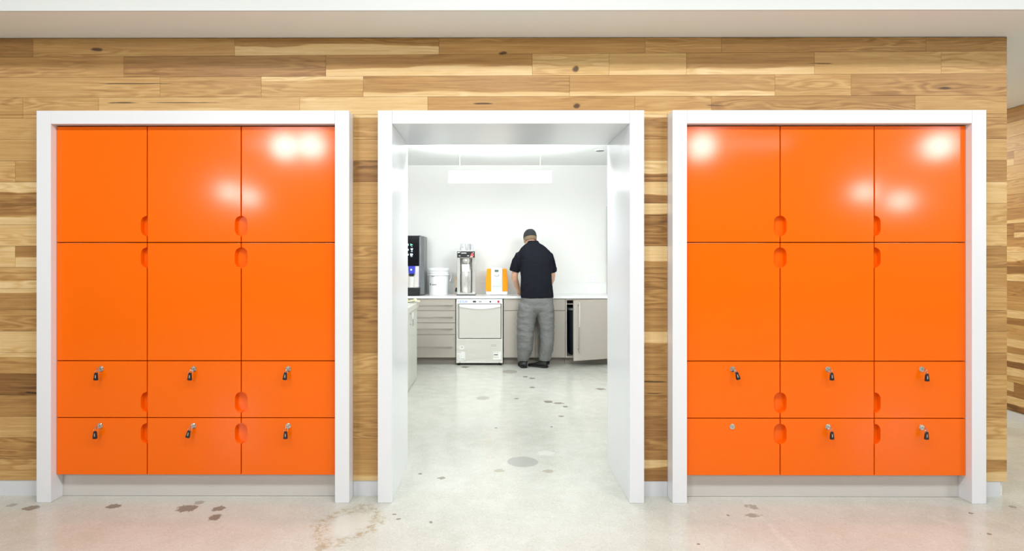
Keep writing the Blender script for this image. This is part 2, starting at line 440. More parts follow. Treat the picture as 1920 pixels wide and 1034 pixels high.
def planks(name, rows, holes, place, parent=None):
    """rows: (z0, z1, [(u0,u1,tone,sap)...]); holes: (u0,u1,ztop) cut away; place(u,z,d) -> xyz"""
    bms = {}
    g = .0007
    def piece(u0, u1, z0, z1, pu0, pz0, pz1, tone, sap, seed):
        if u1 - u0 < .002 or z1 - z0 < .002: return
        par = parent((u0 + u1) / 2, z0) if callable(parent) else parent
        if par not in bms:
            bms[par] = bmesh.new(); bms[par].loops.layers.uv.new('UVMap'); bms[par].loops.layers.float_color.new('plank')
        bm = bms[par]; uvl = bm.loops.layers.uv['UVMap']; cl = bm.loops.layers.float_color['plank']
        c = [(u0 + g, z0 + g), (u1 - g, z0 + g), (u1 - g, z1 - g), (u0 + g, z1 - g)]
        fr = [bm.verts.new(place(u, z, 0)) for u, z in c]; bk = [bm.verts.new(place(u, z, .018)) for u, z in c]
        fs = [bm.faces.new(fr)] + [bm.faces.new((fr[i], bk[i], bk[(i + 1) % 4], fr[(i + 1) % 4])) for i in range(4)]
        co = {v: q for v, q in zip(fr + bk, c + c)}
        for f in fs:
            for l in f.loops:
                u, z = co[l.vert]
                l[uvl].uv = (u - pu0 + seed * 11, (z - pz0) / (pz1 - pz0)); l[cl] = (tone, sap, seed, 1)
    for z0, z1, pl in rows:
        for (u0, u1, tone, sap) in pl:
            seed = random.random(); segs = [(u0, u1)]
            lo = [(u0, u1)]
            for (h0, h1, zt) in holes:
                nl = []
                for a, b in lo:
                    if b <= h0 or a >= h1: nl.append((a, b)); continue
                    if a < h0: nl.append((a, h0))
                    if b > h1: nl.append((h1, b))
                lo = nl
            zt = max([h[2] for h in holes], default=-1)
            if zt >= z1:
                for a, b in lo: piece(a, b, z0, z1, u0, z0, z1, tone, sap, seed)
            elif zt <= z0: piece(u0, u1, z0, z1, u0, z0, z1, tone, sap, seed)
            else:
                piece(u0, u1, zt + g, z1, u0, z0, z1, tone, sap, seed)
                for a, b in lo: piece(a, b, z0, zt + g, u0, z0, z1, tone, sap, seed)
    for par, bm in bms.items():
        o = obj(name, bm, WOOD, par); o['kind'] = 'structure'
N = .0     # no sapwood
def rnd(u0, u1, lo=.3, hi=.75):
    out = []; u = u0
    while u < u1 - .01:
        e = min(u1, u + random.choice((.46, .62, .92, 1.22, 1.22)))
        if u1 - e < .15: e = u1
        s = random.choice((0, 0, 0, .3, .5, 1.4, 1.55))
        out.append((u, e, random.uniform(lo, hi) - (.15 if s else 0), s)); u = e
    return out
def rowpx(xs, tones, u_end=WE):
    return [(a, b, t, s) for a, b, (t, s) in zip(xs, xs[1:] + [u_end], tones)]
def pxw(*p): return [(q - 915) / F * WY * 1.0 + (q - 915) / F * (-.0034) * (q - 915) / F * WY - .0123 for q in p]
ZR = [2.757, 2.6583, 2.529, 2.404]       # top rows
RH = (2.404 - .0925) / 18
rows = []
rows.append((ZR[1], ZR[0], rnd(XL + .01, -3.96) + rowpx([-3.96] + pxw(62, 440, 823, 1210, 1353, 1736),
    [(.36, N), (.52, N), (.40, .55), (.48, N), (.52, N), (.45, N), (.42, N)])))
rows.append((ZR[2], ZR[1], rnd(XL + .01, -3.4) + rowpx([-3.4] + pxw(232, 611, 998, 1142, 1287, 1527, 1765),
    [(.47, N), (.34, N), (.42, .42), (.72, .0), (.68, .3), (.45, .3), (.62, N), (.60, N)])))
rows.append((ZR[3], ZR[2], rnd(XL + .01, -3.1) + rowpx([-3.1] + pxw(300, 490, 681, 1068, 1453, 1596),
    [(.55, N), (.50, N), (.56, 1.2), (.43, .2), (.48, .2), (.55, N), (.42, N)])))
left = [None, (.6, N), (.58, N), (.5, N), (.34, 1.5), (.33, .45), (.76, N), (.34, .55), (.52, .35), (.42, 1.2), (.47, N), (.82, N),
        (.48, 1.2), (.19, N), (.38, N), (.62, N), (.40, N), (.58, N)]
ml = [None, (.5, N), (.54, N), (.26, N), (.52, N), (.50, N), (.53, N), (.48, N), (.42, N), (.36, N), (.40, N), (.40, N), (.60, N), (.50, N),
      (.48, N), (.46, N), (.47, N), (.52, .35)]
mr = [None, (.40, N), (.52, N), (.30, 1.6), (.26, 1.55), (.24, 1.5), (.28, N), (.40, 1.7), (.36, N), (.38, N), (.40, N), (.36, 1.5), (.42, N),
      (.40, N), (.35, N), (.30, N), (.36, N), (.28, 1.4)]
rr = [None, (.5, N), (.62, N), (.42, N), (.80, N), (.60, N), (.74, N), (.42, N), (.50, N), (.58, N), (.44, N), (.52, N), (.42, N), (.55, N),
      (.50, N), (.62, N), (.76, N), (.45, .4)]
k0 = rnd(XL + .01, -3.3) + rowpx([-3.3] + pxw(43, 185, 562, 802, 1190, 1334, 1716),
    [(.5, N), (.56, N), (.66, .4), (.82, N), (.5, .2), (.55, .3), (.42, N), (.55, N)])
rows.append((ZR[3] - RH, ZR[3], k0))
for k in range(1, 18):
    z1 = ZR[3] - RH * k
    sx = L0 - .3 - random.random() * .8
    pl = rnd(XL + .01, sx)
    if k in (3, 7): pl += [(sx, -2.86, .62 if k == 3 else .8, N), (-2.86, L0, *left[k])]
    else: pl += [(sx, L0, *left[k])]
    pl += [(L1, P0, *ml[k]), (P1, R0, *mr[k]), (R1, WE, *rr[k])]
    rows.append((z1 - RH, z1, pl))
holes = [(L0, L1, FT), (P0, P1, FT), (R0, R1, FT)]
planks('wood_cladding', rows, holes, lambda u, z, d: (u, WY + d, z + max(0., z - 2.32) * .015 * u * (1 if z < 2.75 else 0)),
       lambda u, z: wf if z > FT - .003 else WP[0] if u < -2 else WP[1] if u < 0 else WP[2] if u < 2 else WP[3])
# wood clad side wall seen past the right end
RX = 4.61
wr = struct(obj('wall_right', B(RX + .02, RX + .2, 4.4, YF, 0, 2.759), PAINT), 'wood plank side wall receding beyond the right end')
rows = [(2.757 - .1276 * (k + 1), 2.757 - .1276 * k, rnd(4.4, YF)) for k in range(21)]
planks('wood_cladding', rows, [], lambda u, z, d: (RX + d, u, z), wr)
struct(obj('baseboard_right', B(RX + .004, RX + .019, 4.4, YF, 0, .076), BASE))
struct(obj('wall_corridor', B(1.95, WE - .014, PB + .001, YF, 0, 2.759), PAINT))
# vinyl bases under the planks
for nm, a, b in (('baseboard_left', XL, L0), ('baseboard_middle_left', L1, P0), ('baseboard_middle_right', P1, R0), ('baseboard_front_right', R1, WE - .035)):
    struct(obj(nm, B(a + .001, b - .001, WY + .004, WY + .0195, 0, .0915), BASE))
# kitchen shell
KL, KR, KB = -2.6, 1.75, 8.66
struct(obj('wall_kitchen_back', B(KL - .1, KR + .1, KB, KB + .1, 0, 2.759), PAINT), 'white back wall of the kitchen')
struct(obj('wall_kitchen_left', B(KL - .1, KL, PB + .001, KB - .001, 0, 2.759), PAINT))
struct(obj('wall_kitchen_right', B(KR, KR + .1, PB + .001, KB - .001, 0, 2.759), PAINT))

# ------------------------------------------------------------------ doorway portal
PW = .084
door = struct(thing('door_1', 'white boxed portal lining the open doorway to the kitchen', 'doorway', (.12, FY, 0)))
del door['category']
def frame_parts(root, x0, x1, yb, nm=('jamb', 'jamb', 'header')):
    lx = root.location.x; ly = root.location.y
    for i, (a, b, z0, z1) in enumerate(((x0, x0 + PW, 0, FT), (x1 - PW, x1, 0, FT), (x0 + PW, x1 - PW, FT - .078, FT))):
        e = .0006 if i == 2 else 0
        o = obj(nm[i], B(a + e - lx, b - e - lx, FY - ly, yb - ly, z0, z1, bev=.0022), LAM, root)
        o['kind'] = 'structure' if root.get('kind') else 'part'
        if not root.get('kind'): del o['kind']
frame_parts(door, P0 + .0005, P1 - .0005, PB + .004)

# ------------------------------------------------------------------ locker banks
DY = 3.566
def notch_outline(x0, x1, z0, z1, side, zc):
    w, h, r = .0345, .1215, .033
    pts = [(x0, z0), (x1, z0)]
    def arc(cx, cz, a0, a1): return [(cx + r * math.cos(a0 + (a1 - a0) * i / 8), cz + r * math.sin(a0 + (a1 - a0) * i / 8)) for i in range(9)]
    if side == 'r':
        pts += [(x1, zc - h / 2)] + arc(x1 - w + r, zc - h / 2 + r, -PI / 2, -PI) + arc(x1 - w + r, zc + h / 2 - r, PI, PI / 2) + [(x1, zc + h / 2)]
    pts += [(x1, z1), (x0, z1)]
    if side == 'l':
        pts += [(x0, zc + h / 2)] + arc(x0 + w - r, zc + h / 2 - r, PI / 2, 0) + arc(x0 + w - r, zc - h / 2 + r, 0, -PI / 2) + [(x0, zc - h / 2)]
    return pts
ROWZ = [(2.2125, 1.5276), (1.5224, .8256), (.8204, .4881), (.4829, .1480)]
NZ = [1.623, 1.4355, .578, .3925]
def lock(parent, x, z, y):
    bm = bmesh.new(); disc_y(bm, x, z, .0165, y - .004, y, bev=.0015)
    o = obj('lock', bm, NICK, parent, origin=(x, y, z)); 
    bm = bmesh.new(); disc_y(bm, 0, 0, .0105, -.0085, -.004, bev=.001)
    c = obj('lock_cylinder', bm, NICK, o)
    obj('keyhole', B(-.0012, .0012, -.0092, -.0084, -.005, .005), INK, o)
    return o
def bank(x0, x1, seams, cfg, locks, label, dz=0.0):
    cx = (x0 + x1) / 2
    root = thing('locker_bank', label, 'lockers', (cx, DY, 0))
    frame_parts(root, x0 + .0005, x1 - .0005, 4.12, ('surround_post', 'surround_post', 'surround_header'))
    i0, i1 = x0 + PW, x1 - PW
    lo = Vector((cx, DY, 0))
    def add(nm, bm, m, par=root):
        bmesh.ops.translate(bm, verts=bm.verts, vec=-lo); return obj(nm, bm, m, par)
    add('carcass', B(i0 + .001, i1 - .001, DY + .040, 4.1, .149, FT - .080), GAPSHADE)
    add('toe_kick', B(i0 + .001, i1 - .001, WY, WY + .02, .002, .1485), KICK)
    g = .0031
    xs = [i0 + .0015] + seams + [i1 - .0015]
    out = {}
    for r, (zt, zb) in enumerate(ROWZ):
        for c in range(3):
            a, b = xs[c] + (g if c else 0), xs[c + 1] - (g if c < 2 else 0)
            bm = prism(bmesh.new(), notch_outline(a, b, zb + dz, zt + dz, cfg[c], NZ[r] + dz), DY, DY + .030, bev=.0018)
            # every door hangs a hair differently, as the broken mirror images show
            dcx, dcz = (a + b) / 2, (zb + zt) / 2
            o = obj('door' if r < 2 else 'drawer_door', bm, ORANGE, root, origin=(dcx, DY, dcz))
            o.location = (dcx - cx, 0, dcz)
            nz_ = NZ[r] + dz - dcz; hw_ = (b - a) / 2
            pl_ = (hw_ - .042, hw_ + 2 * g + .0005) if cfg[c] == 'r' else (-hw_ + .0002, -hw_ + .042)
            obj('finger_pull', B(*pl_, .0305, .0385, nz_ - .068, nz_ + .068), ORANGE, o)
            if r >= 2:
                lx, lz = locks[(r, c)]
                lk = lock(o, lx - dcx, lz - dcz, 0)
                out[(r, c)] = (lx, lz)
    return root, out
LL = {(2, 0): (-2.306, .776), (2, 1): (-1.755, .776), (2, 2): (-1.195, .776), (3, 0): (-2.311, .4385), (3, 1): (-1.757, .4385), (3, 2): (-1.195, .4385)}
LR = {(2, 0): (1.433, .776), (2, 1): (1.994, .776), (2, 2): (2.546, .777), (3, 0): (1.430, .436), (3, 1): (1.994, .436), (3, 2): (2.546, .433)}
bl, _ = bank(L0, L1, [-2.033, -1.475], ['r', 'r', 'l'],
          LL, 'white framed bank of orange lockers left of the doorway, a key in every drawer lock')
br, _ = bank(R0, R1, [1.714, 2.269], ['r', 'l', 'l'],
          LR, 'white framed bank of orange lockers right of the doorway, one drawer lacking its key', -.0)

def key(x, z, dx, dz, turn, label):
    """key in the lock with a split ring and black fob; dx,dz place the fob below the lock"""
    y = DY - .0095
    root = thing('locker_key', label, 'key', (x, y, z), 'keys with black fobs in the orange drawer locks')
    bm = B(-.0011, .0011, -.016, -.0005, -.0035, .0035)
    disc = prism(bm, [(-.016 - .009 + .0105 * math.cos(2 * PI * k / 20) * .9, .0105 * math.sin(2 * PI * k / 20)) for k in range(20)], -.0013, .0013, axis='x')
    kb = obj('key_blade', bm, NICK, root)
    d = Vector((dx, 0, dz)); L = d.length; u = d / L; side = Vector((-u.z, 0, u.x))
    yb = -.027
    c = Vector((0, yb, -.004)) + u * .011
    pts = [c + u * (.013 * math.cos(2 * PI * k / 20)) + Vector((side.x * .010 * math.sin(2 * PI * k / 20), .004 * math.sin(2 * PI * k / 20), side.z * .010 * math.sin(2 * PI * k / 20))) for k in range(20)]
    obj('split_ring', tube(bmesh.new(), pts, .0010, 8, closed=True), NICK, root)
    top = Vector((0, yb, 0)) + u * max(L - .022, .017)
    w0, w1, hh = .0075, .0125, .042
    an = math.atan2(u.x, -u.z) * .55 + turn
    ca, sa = math.cos(an), math.sin(an)
    def P(a, b): return (top.x + a * ca - b * sa * -1 * -1, top.z + (a * sa + b * ca))
    pts2 = [P(-w0, .003), P(w0, .003), P(w1, -hh + .004), P(w1 - .004, -hh), P(-w1 + .004, -hh), P(-w1, -hh + .004)]
    fb = obj('fob', prism(bmesh.new(), pts2, yb - .0045, yb + .0045, bev=.0012), BLACK, root)
    pts3 = [P(-.0022, -.010), P(.0022, -.010), P(.0028, -.028), P(-.0028, -.028)]
    obj('fob_mark', prism(bmesh.new(), pts3, yb - .0052, yb - .0046), GREYINK, fb)
    return root
def keyset(LK, offs, bankname):
    col = ('left', 'middle', 'right'); row = {2: 'upper', 3: 'lower'}
    for (r, c), (dx, dz, t, extra) in offs.items():
        key(*LK[(r, c)], dx, dz, t, 'black key fob hanging from %s %s drawer lock of the %s orange lockers%s' % (row[r], col[c], bankname, extra))
keyset(LL, {(2, 0): (-.013, -.041, .12, ''), (2, 1): (-.010, -.041, .05, ''), (2, 2): (-.010, -.038, .03, ''),
            (3, 0): (-.013, -.047, .12, ''), (3, 1): (-.016, -.041, -.06, ''), (3, 2): (-.007, -.047, .06, '')}, 'left')
keyset(LR, {(2, 0): (.016, -.025, -.05, ''), (2, 1): (.003, -.022, -.02, ''), (2, 2): (.013, -.044, -.15, ''),
            (3, 1): (.007, -.044, -.05, ''), (3, 2): (.010, -.041, -.15, '')}, 'right')

# ------------------------------------------------------------------ kitchen cabinets
CY = 8.02
def bar_handle(par, p0, p1, stand=.03, r=.006, m=None):
    """bar parallel to the front with two stand-offs running back (+y)"""
    p0, p1 = Vector(p0), Vector(p1); bm = tube(bmesh.new(), [p0, p1], r, 12)
    for f in (.06, .94):
        q = p0.lerp(p1, f); tube(bm, [q, q + Vector((0, stand, 0))], r * .8, 10)
    return obj('handle', bm, m or BARM, par, True)
def cab(label, x0, x1, hollow=False):
    cx = (x0 + x1) / 2
    root = thing('base_cabinet', label, 'cabinet', (cx, CY, 0))
    hw = (x1 - x0) / 2
    if hollow:
        bm = bmesh.new()
        for q in ((-hw, -hw + .018, .002, .62, .098, .882), (hw - .018, hw, .002, .62, .098, .882), (-hw + .018, hw - .018, .002, .62, .098, .116),
                  (-hw + .018, hw - .018, .002, .62, .864, .882), (-hw + .018, hw - .018, .605, .62, .116, .864)): box(bm, *q)
        obj('carcass', bm, TAUPE, root)
    else: obj('carcass', B(-hw, hw, .021, .62, .098, .882), TAUPE, root)
    obj('toe_kick', B(-hw, hw, .07, .088, 0, .0975), TAUPED, root)
    return root, cx, hw
c1, cx, hw = cab('taupe cabinet of four drawers with bar handles left of the dishwasher', -1.30, -.459)
for zt, zb, zh in ((.878, .726, .797), (.720, .563, .640), (.557, .406, .484), (.400, .099, .247)):
    d = obj('drawer', B(-hw + .002, hw - .003, 0, .02, zb, zt, bev=.001), TAUPE, c1)
    bar_handle(d, (-hw + .08, -.032, zh), (hw - .035, -.032, zh), .032, .0078)
c2, cx, hw = cab('taupe sink cabinet behind the man with one bar handle showing between his legs', .180, 1.0)
for a, b in ((.180, .597), (.600, 1.0)):
    obj('drawer', B(a - cx + .0015, b - cx - .0015, 0, .02, .727, .878, bev=.001), TAUPE, c2)
    d = obj('door', B(a - cx + .0015, b - cx - .0015, 0, .02, .099, .721, bev=.001), TAUPE, c2)
    hx = (.647 if a > .4 else .55) - cx
    bar_handle(d, (hx, -.032, .17), (hx, -.032, .66), .032, .0078)
c3, cx, hw = cab('taupe cabinet right of the man with its door standing ajar', 1.004, 1.72, True)
obj('shelf_rail', B(-hw + .018, hw - .018, .06, .12, .80, .815), TAUPED, c3)
dw = .688; phi = math.asin(.25 / dw)
d = obj('door', B(-dw, 0, -.02, 0, .099, .879, bev=.001), TAUPE, c3)
d.location = (1.712 - cx, 0, 0); d.rotation_euler = (0, 0, phi)
hb = bar_handle(d, (-dw + .062, -.052, .213), (-dw + .062, -.052, .858), .032, .0075)
# dark bin standing in the open cabinet
bm = bmesh.new(); zloft(bm, [(.117, 0, 0, .19, .22), (.70, 0, 0, .21, .245), (.72, 0, 0, .225, .26), (.75, 0, 0, .225, .26), (.755, 0, 0, .215, .25)], 32, 5)
tb = thing('waste_bin', 'dark navy waste bin inside the half open taupe cabinet', 'bin', (1.27, CY + .31, 0))
obj('bin_body', bm, NAVY, tb)
obj('bin_rim', zloft(bmesh.new(), [(.722, 0, 0, .226, .261), (.752, 0, 0, .226, .261)], 32, 5), GREYP, tb)
# worktop
wt = tag(obj('worktop', B(-2.58, 1.745, 8.0, 8.64, .885, .915, bev=.003), SOLID), 'long white worktop over the taupe cabinets', 'worktop')
obj('backsplash', B(-2.58, 1.745, 8.641, 8.658, .886, 1.065, bev=.002), SOLID, wt)
tag(obj('end_panel', B(1.668, 1.735, 8.50, 8.64, .9155, 2.16, bev=.002), ISLT), 'narrow grey upright panel standing on the right end of the worktop', 'panel')
# a drawer stack continues left of the coffee machine
c4, cx, hw = cab('plain taupe cabinet under the coffee machine at the far left', -2.2, -1.303)
obj('door', B(-hw + .002, hw - .002, 0, .02, .099, .878, bev=.001), TAUPE, c4)

# ------------------------------------------------------------------ dishwasher
DX0, DX1, DYF = -.449, .169, 7.985
dwr = thing('dishwasher', 'stainless undercounter dishwasher with blue brand lettering and stickers', 'dishwasher', ((DX0 + DX1) / 2, DYF, 0))
hw = (DX1 - DX0) / 2; ox = (DX0 + DX1) / 2
obj('body', B(-hw + .004, hw - .004, .03, .60, .03, .878), STEEL, dwr)
obj('side_trim', B(-hw + .001, -hw + .014, .004, .03, .03, .84), STEEL, dwr)
obj('side_trim', B(hw - .014, hw - .001, .004, .03, .03, .84), STEEL, dwr)
cp = obj('control_panel', B(-hw + .004, hw - .004, .0, .03, .818, .878, bev=.002), WPLAS, dwr)
text('brand_lettering', 'ECOLAB', (-.352 - ox, -.0008, .846), .042, BLUEINK, cp, wide=.10)
obj('display_window', B(-.227 - ox, -.186 - ox, -.002, .001, .835, .858), INK, cp)
obj('display_window', B(-.152 - ox, -.112 - ox, -.002, .001, .835, .857), GREYINK, cp)
obj('button', disc_y(bmesh.new(), .004 - ox, .845, .011, -.006, .001, bev=.001), BLACK, cp)
for x in (-.07, .036): obj('indicator', B(x - .007 - ox, x + .007 - ox, -.0015, .001, .855, .860), GREYINK, cp)
obj('rocker_switch', B(.097 - ox, .124 - ox, -.004, .001, .832, .860, bev=.001), RED, cp)
obj('seam_mark', B(-.424 - ox, -.420 - ox, -.001, .001, .830, .866), INK, cp)
fr = obj('door_panel', B(-.410 - ox, .140 - ox, .004, .03, .360, .810, bev=.003), STEEL, dwr)
obj('gasket', B(-.416 - ox, .146 - ox, .018, .0295, .352, .816), STEELD, dwr)
bm = bmesh.new(); pts = []
for i in range(17):
    f = i / 16; pts.append((-.408 - ox + f * .546, .782 - .036 * math.sin(PI * f)))
prism(bm, pts + [(.138 - ox, .806), (-.408 - ox, .806)], -.012, .0035, bev=.003)
obj('door_handle_lip', bm, WPLAS, dwr)
lp = obj('lower_panel', B(-hw + .006, hw - .006, .006, .03, .052, .348, bev=.002), STEEL, dwr)
obj('bottom_rail', B(-hw + .006, hw - .006, .001, .03, .032, .050, bev=.002), STEEL, dwr)
obj('plinth', B(-hw + .02, hw - .02, .05, .55, .004, .03), STEELD, dwr)
for sx in (-hw + .03, hw - .03):
    obj('foot', lathe(bmesh.new(), [(.016, 0), (.016, .006), (.010, .008), (.010, .031)], (sx, .03), 20), BLACK, dwr)
    obj('screw', disc_y(bmesh.new(), sx + (.018 if sx < 0 else -.018), .041, .005, -.001, .002), INK, dwr)
g = obj('round_sticker', disc_y(bmesh.new(), -.374 - ox, .240, .028, .0045, .0065), PAPER, dwr)
obj('sticker_dot', disc_y(bmesh.new(), -.374 - ox, .241, .011, .0038, .0044), GREYINK, g)
st = obj('white_sticker', B(-.431 - ox, -.331 - ox, .0045, .0062, .072, .178), PAPER, dwr)
for (a, b, z) in ((-.428, -.385, .172), (-.42, -.405, .135), (-.388, -.378, .135), (-.424, -.405, .112), (-.39, -.378, .112), (-.42, -.402, .09), (-.388, -.345, .086)):
    obj('print_mark', B(a - ox, b - ox, .0038, .0044, z - .003, z + .003), GREYINK, st)
st = obj('white_sticker', B(.043 - ox, .146 - ox, .0045, .0062, .078, .183), PAPER, dwr)
for (a, b, z, m, h) in ((.055, .118, .168, GREYINK, .002), (.052, .105, .141, INK, .006), (.052, .11, .116, GREYINK, .002), (.055, .12, .104, GREYINK, .002)):
    obj('print_mark', B(a - ox, b - ox, .0038, .0044, z - h, z + h), m, st)
for z in (.272, .256): obj('etched_mark', B(.012 - ox, .085 - ox, .0050, .0064, z - .0025, z + .0025), GREYINK, lp)

# ------------------------------------------------------------------ things on the worktop
CT = .9155
# coffee machine
cm = thing('coffee_machine', 'black coffee machine with lit icons and blue glow beside the left jamb', 'coffee machine', (-1.11, 8.15, CT))
prism_pts = [(-.21, 0), (.172, 0), (.212, .055), (.212, .44), (-.21, .44)]
bm = prism(bmesh.new(), [(x, y) for x, y in prism_pts], .01, .805, axis='z')
bmesh.ops.bevel(bm, geom=list(bm.edges), offset=.006, segments=2, affect='EDGES')
bd = obj('housing', bm, GREYP, cm)
up = obj('screen_panel', B(-.205, .150, -.022, .004, .402, .800, bev=.006), GLOSSBLK, cm)
obj('top_cap', B(-.205, .168, -.018, .40, .806, .812, bev=.002), BLACK, cm)
obj('side_strip', B(.152, .176, -.014, .004, .115, .800, bev=.004), GREYP, cm)
obj('splash_back', B(-.19, .150, -.001, .003, .118, .398), STEEL, cm)
obj('glow_strip', B(.150, .153, -.013, .003, .118, .40), BLUEL, cm)
nz = obj('spout', zloft(bmesh.new(), [(.295, .055, -.035, .030, .028), (.31, .055, -.035, .042, .034), (.400, .055, -.035, .045, .036)], 24, 4), BLUEG, cm)
obj('spout_drop', disc_y(bmesh.new(), .052, .352, .012, -.0735, -.070), ICONW, nz)
obj('spout_base', zloft(bmesh.new(), [(.268, .05, -.035, .034, .026), (.294, .055, -.035, .040, .030)], 24, 4), BLACK, cm)
dt = obj('drip_tray', B(-.205, .168, -.07, .004, .0, .110, bev=.008), BLACK, cm)
obj('drip_grille', B(-.19, .150, -.066, .0, .1105, .116, bev=.001), STEELB, cm)
def icon(pts, m, nm): return obj(nm, prism(bmesh.new(), pts, -.0238, -.0222), m, up)
icon([(.035, .704), (.035, .672), (.072, .688)], ICONG, 'icon')
icon([(.045, .6655), (.064, .6655), (.064, .662), (.045, .662)], ICONW, 'icon')
icon([(.037, .640), (.072, .640), (.066, .618), (.058, .612), (.058, .604), (.051, .604), (.051, .612), (.043, .618)], ICONW, 'icon')
icon([(.041, .597), (.067, .597), (.067, .592), (.041, .592)], ICONW, 'icon')
icon([(.030, .570), (.064, .570), (.064, .562), (.070, .562), (.070, .548), (.062, .548), (.060, .538), (.034, .538)], ICONW, 'icon')
icon([(.036, .531), (.064, .531), (.064, .526), (.036, .526)], ICONW, 'icon')
for z in (.688, .62, .555): icon([(.0, z + .012), (.012, z + .012), (.012, z - .012), (.0, z - .012)], ICONW, 'icon')
cup = thing('paper_cup', 'white paper cup under the coffee machine spout', 'cup', (-1.06, 8.115, CT + .1165))
obj('cup_wall', lathe(bmesh.new(), [(.028, 0), (.030, .004), (.039, .138), (.041, .142), (.038, .1415), (.037, .137), (.028, .008)], n=32), PAPER, cup, True)
# bucket
bk = thing('bucket', 'white lidded plastic bucket with small black print beside the coffee machine', 'bucket', (-.715, 8.33, CT))
obj('bucket_body', lathe(bmesh.new(), [(.125, 0), (.128, .004), (.137, .268), (.150, .270), (.151, .288), (.141, .292), (.141, .302), (.150, .304), (.151, .320), (.141, .324), (.141, .336)], n=48), WPLAS, bk, False)
obj('lid', lathe(bmesh.new(), [(.149, .334), (.153, .337), (.153, .366), (.149, .370), (.13, .372), (.127, .366), (.02, .366)], n=48), WPLAS, bk)
pts = [(.150 * math.cos(a) + .012 * (1 - abs(math.cos(a))) , -.155 * math.sin(a) * .3 - .06, .285 - .13 * math.sin(a)) for a in [PI * i / 20 for i in range(21)]]
pts = [(.153, .0, .30), (.172, -.005, .295), (.180, -.01, .26), (.178, -.015, .225), (.166, -.03, .20), (.152, -.05, .185)]
obj('handle_wire', tube(bmesh.new(), pts, .003, 8), WIRE, bk, True)
obj('handle_boss', B(-.085, -.045, -.135, -.118, .258, .264, bev=.002), GREYP, bk)
tx = text('print', 'B- pour', (-.058, -.1255, .148), .036, INK, bk, wide=.095)
for v in tx.data.vertices:
    a = (v.co.x - .058) / .133; v.co.y += .133 * (1 - math.cos(a)) - .0105
# wooden stir stick and brewer
bw = thing('coffee_brewer', 'tall chrome coffee brewer with black control panel and red tag', 'brewer', (-.3255, 8.22, CT))
hw = .1235
obj('base', B(-hw - .006, hw + .004, -.03, .30, .0, .010, bev=.002), BLACK, bw)
obj('base_plate', B(-hw, hw, -.026, .30, .0105, .034, bev=.003), STEELB, bw)
obj('back_column', B(-hw + .005, hw - .005, .16, .30, .034, .51, bev=.006), STEELB, bw)
for s in (-1, 1):
    obj('side_post', B(*sorted((s * hw, s * (hw - .040))), -.005, .16, .034, .51, bev=.006), STEELB, bw)
hd = obj('head', B(-hw - .004, hw + .004, -.03, .30, .508, .612, bev=.006), STEELB, bw)
pn = obj('control_panel', B(-hw + .002, hw - .004, -.035, -.0305, .514, .598, bev=.001), BLACK, bw)
obj('logo_plate', prism(bmesh.new(), [(-.115, .576), (-.082, .582), (-.078, .592), (-.092, .588), (-.114, .592)], -.037, -.0352), PAPER, pn)
obj('display', B(-.066, .004, -.037, -.0352, .571, .582), PAPER, pn)
for x, w in ((-.088, .010), (.028, .012)): obj('button', B(x - w, x + w, -.038, -.0352, .534, .543, bev=.001), ICONW if False else PAPER, pn)
obj('button', disc_y(bmesh.new(), .098, .580, .006, -.038, -.0352), PAPER, pn)
rt = obj('red_tag', prism(bmesh.new(), [(.052, .520), (.092, .520), (.104, .548), (.090, .574), (.076, .578)], -.040, -.0375), REDT, bw)
obj('tag_edge', B(.055, .088, -.042, -.0402, .524, .533), PAPER, rt)
obj('server', lathe(bmesh.new(), [(.066, .0345), (.072, .045), (.072, .345), (.060, .375), (.040, .385), (.040, .42), (.034, .425)], (0, .075), 40), STEELB, bw, True)
obj('brew_basket', lathe(bmesh.new(), [(.030, .432), (.058, .445), (.068, .506)], (0, .075), 36), STEEL, bw, True)
obj('drip_tube', tube(bmesh.new(), [(.028, -.006, .04), (.028, -.006, .505)], .007, 12), STEEL, bw, True)
obj('note', B(-.056, .044, -.014, -.0125, .322, .424), PAPER, bw)
obj('faucet_knob', zloft(bmesh.new(), [(.045, -.142, .02, .010, .010), (.052, -.142, .02, .015, .014), (.085, -.138, .02, .013, .013), (.105, -.134, .02, .008, .008)], 20), BLACK, bw, True)
st = tag(obj('stir_stick', tube(bmesh.new(), [(0, 0, 0), (.004, .01, .24)], [(.005, .003), (.009, .003)], 8), BAMBOO), 'thin wooden stick standing between white bucket and chrome brewer', 'stick')
st.location = (-.478, 8.27, CT)
# upturned filters / pitchers on top of the brewer
for x, y, lab in ((-.368, 8.28, 'left white pitcher of two standing upside down on the brewer'), (-.272, 8.30, 'right pitcher with grey handle of two on the brewer')):
    p = thing('pitcher', lab, 'pitcher', (x, y, CT + .6125))
    obj('pitcher_body', lathe(bmesh.new(), [(.050, 0), (.050, .004), (.034, .088), (.032, .092), (.01, .092)], n=32), PITCH, p, True)
    if x > -.3: obj('pitcher_handle', B(-.006, .012, -.062, -.038, .004, .088, bev=.004), mat('grey_handle', (.30, .32, .33), .4), p)
    else: obj('pitcher_spot', disc_y(bmesh.new(), -.004, .045, .009, -.0475, -.0455), GREYINK, p)
